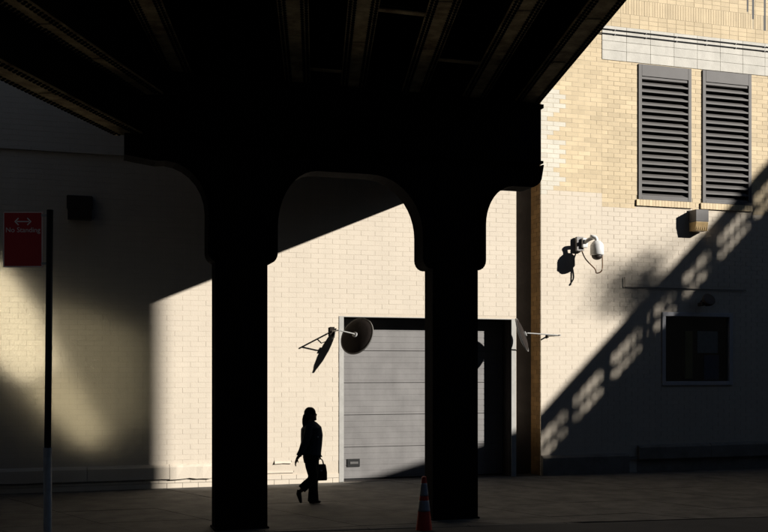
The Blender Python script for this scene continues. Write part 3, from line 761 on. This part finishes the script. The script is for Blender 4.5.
# ------------------------------------------------------------------ the other side of the street, behind and beside the camera, with blocks added to shape the light
def sh(X, z, n): return Vector((X + SL * n, -n, z + SS * n))       # the point n metres off the wall that shades (X, z)
def far_building(name, x0, x1, y0, y1, h, label, face_left=False):
    t = thing(name, ((x0 + x1) / 2, y0, .3), label, 'building')
    wl = MB().box((x0, y1, .3), (x1, y0, h)).build('wall', 'brick_red_far', t)
    MB().box((x0 + .3, y1 + .3, h), (x1 - .3, y0 - .3, h + .1)).build('roof', 'plinth', t)
    nx = int((x1 - x0) / 3); nz = int(h / 3.6)
    for i in range(nx):
        for k in range(nz):
            X = x0 + (i + .5) * (x1 - x0) / nx; z = 1.6 + k * 3.6
            if z + 2 > h - .5: continue
            f = MB().box((X - .7, y0 + .004, z), (X + .7, y0 + .06, z + 1.9)).build('window', 'cladding', t)
            MB().box((X - .6, y0 + .061, z + .1), (X + .6, y0 + .07, z + 1.8)).build('pane', 'poster_blue', f)
nB = 26  # unseen buildings added and sized to shade wall and pavement
far_building('loft_building', 19.5, 1.62 + SL * nB, -nB, -31, 26, 'tall dark brick loft building added unseen across the street to shade the wall')
far_building('sun_blocker_low', -32, 19.45, -nB, -31, 4.4, 'lower dark brick building added unseen beside the loft to limit the sun')
far_building('warehouse', 1.72 + SL * nB, 64, -nB, -44, -.20 + SS * nB, 'low dark brick warehouse added unseen across the street to shade the sidewalk')
far_building('sky_blocker_wide', -45, 33, -60, -80, 120, 'wide dark tower added unseen far behind the viewer to block sky light')  # this and the next two are added to block sky light
far_building('sky_blocker_slab', 50, 66, -60, -64, 110, 'narrow dark slab added unseen far behind the viewer to block sky light')
far_building('sky_blocker_right', 50, 75, 6, -22, 85, 'tall dark block added unseen at the right end of the street to block sky light')
# unseen block added left of the street; its panes reflect sun onto the wall
GXL = -14.0
t = thing('reflector_block', (GXL - 6, -14, .3), 'tall dark block added unseen at the left end of the street with reflector panes', 'building')
MB().box((GXL - 22, -24, .3), (GXL, 4, 75)).build('wall', 'dark_stone', t)
def back_at(Xt, zt_):                          # where light reflected by the side wall onto (Xt, zt) leaves it
    u = (Xt - GXL) / SL; return (GXL, -u, zt_ + SS * u)
for i, (matn, pxs) in enumerate((('reflector_bright', ((-34, 258), (0, 264), (36, 312), (56, 364), (22, 386), (-34, 338))),
                                 ('reflector_mid', ((40, 318), (62, 362), (104, 432), (84, 452), (26, 392), (58, 368))),
                                 ('reflector_dim', ((62, 302), (138, 334), (140, 420), (112, 430), (68, 362), (46, 318))))):
    q_ = [onY(*p) for p in pxs]; q_ = [back_at(p.x, p.z) for p in q_]        # pane outlines shaped like the glow they reflect onto the wall
    cy_ = sum(p[1] for p in q_) / len(q_); cz_ = sum(p[2] for p in q_) / len(q_); xo = GXL + .03 + .008 * i
    f = MB().prism(q_, lambda p: (GXL + .002, cy_ + (p[1] - cy_) * 1.08, cz_ + (p[2] - cz_) * 1.08), lambda p: (xo, cy_ + (p[1] - cy_) * 1.08, cz_ + (p[2] - cz_) * 1.08)).build('window', 'pole_dark', t)
    MB().prism(q_, lambda p: (xo + .002, p[1], p[2]), lambda p: (xo + .01, p[1], p[2])).build('pane', matn, f)
# stair tower with an open balustrade to the right of the street
nS = 14.0
t = thing('stair_tower', sh(12, -SS * nS + .35, nS), 'steep unseen stair tower with an open railing and a panel shaped to shade the walls', 'stair')
poly = [(5.0, -7.6), (5.0, -.12), (7.6, .58), (8.6, .80), (9.45, 1.1), (9.79, .20), (15.73, 6.1), (20, 10.3), (20, -7.6)]  # panel outline shaped to the shade it casts on wall and door
MB().prism(poly, lambda p: sh(p[0], p[1], nS) , lambda p: sh(p[0], p[1], nS) + Vector((0, -.25, 0))).build('shade_panel', 'cladding', t)
d_ = Vector((15.73 - 9.79, 0, 7.24 - 1.33)).normalized()
def rp_(s_, v_): # along the stair, above the cladding line (vertical)
    X = 9.79 + d_.x * s_; z = .20 + (6.1 - .2) / (15.73 - 9.79) * (X - 9.79) + v_
    return sh(X, z, nS) + Vector((0, -.1, 0))
MB().bar(rp_(-1.0, .88), rp_(15, .88), .10, .36).build('top_rail', 'cladding', t)
MB().bar(rp_(-.6, .30), rp_(15, .30), .05, .11).build('mid_rail', 'cladding', t)
s_ = -.25; rt0 = random.Random(11)
while s_ < 14:
    MB().bar(rp_(s_, -.1), rp_(s_, 1.0), .08, rt0.uniform(.16, .30)).build('post', 'cladding', t)
    for q_ in (.40, .66, .90, 1.10):
        MB().bar(rp_(s_ + q_ + rt0.uniform(-.03, .03), -.1), rp_(s_ + q_ + rt0.uniform(-.03, .03), 1.0), .04, rt0.uniform(.04, .10)).build('baluster', 'cladding', t)
    s_ += 1.36 + rt0.uniform(-.10, .10)
# street tree beside the stair: twigs reach past the stair in the light
nT = 22.0; rt = random.Random(5)
base = sh(12.3, -SS * nT + .35, nT)
t = thing('street_tree', base, 'slim leafy street tree beside the stair tower', 'tree')
top = sh(12.55, 4.75, nT)
tr = MB(); tr.tube([base, base.lerp(top, .5) + Vector((.1, .1, 0)), top], [.16, .11, .05], 10)
lf = MB()
for i in range(26):
    f = .94 + .06 * rt.random(); st = base.lerp(top, f); a = rt.uniform(0, 2 * math.pi); l_ = rt.uniform(.5, 1.1)
    en = st + Vector((math.cos(a) * l_, math.sin(a) * l_, rt.uniform(-.2, .5)))
    tr.tube([st, st.lerp(en, .5) + Vector((0, 0, .08)), en], [.035, .02, .008], 6)
    for j in range(55):
        p = st.lerp(en, rt.uniform(.35, 1.05)) + Vector((rt.gauss(0, .16), rt.gauss(0, .16), rt.gauss(0, .14)))
        M = Matrix.Translation(p) @ Matrix.Rotation(rt.uniform(0, 6.28), 4, 'Z') @ Matrix.Rotation(rt.uniform(-1, 1), 4, 'X')
        lf.face([M @ Vector(v) for v in ((-.06, 0, 0), (0, -.035, .01), (.07, 0, 0), (0, .035, .01))])
tr.build('trunk', 'bark', t, smooth=True); tag(lf.build('crown', 'leaf', t), kind='stuff')
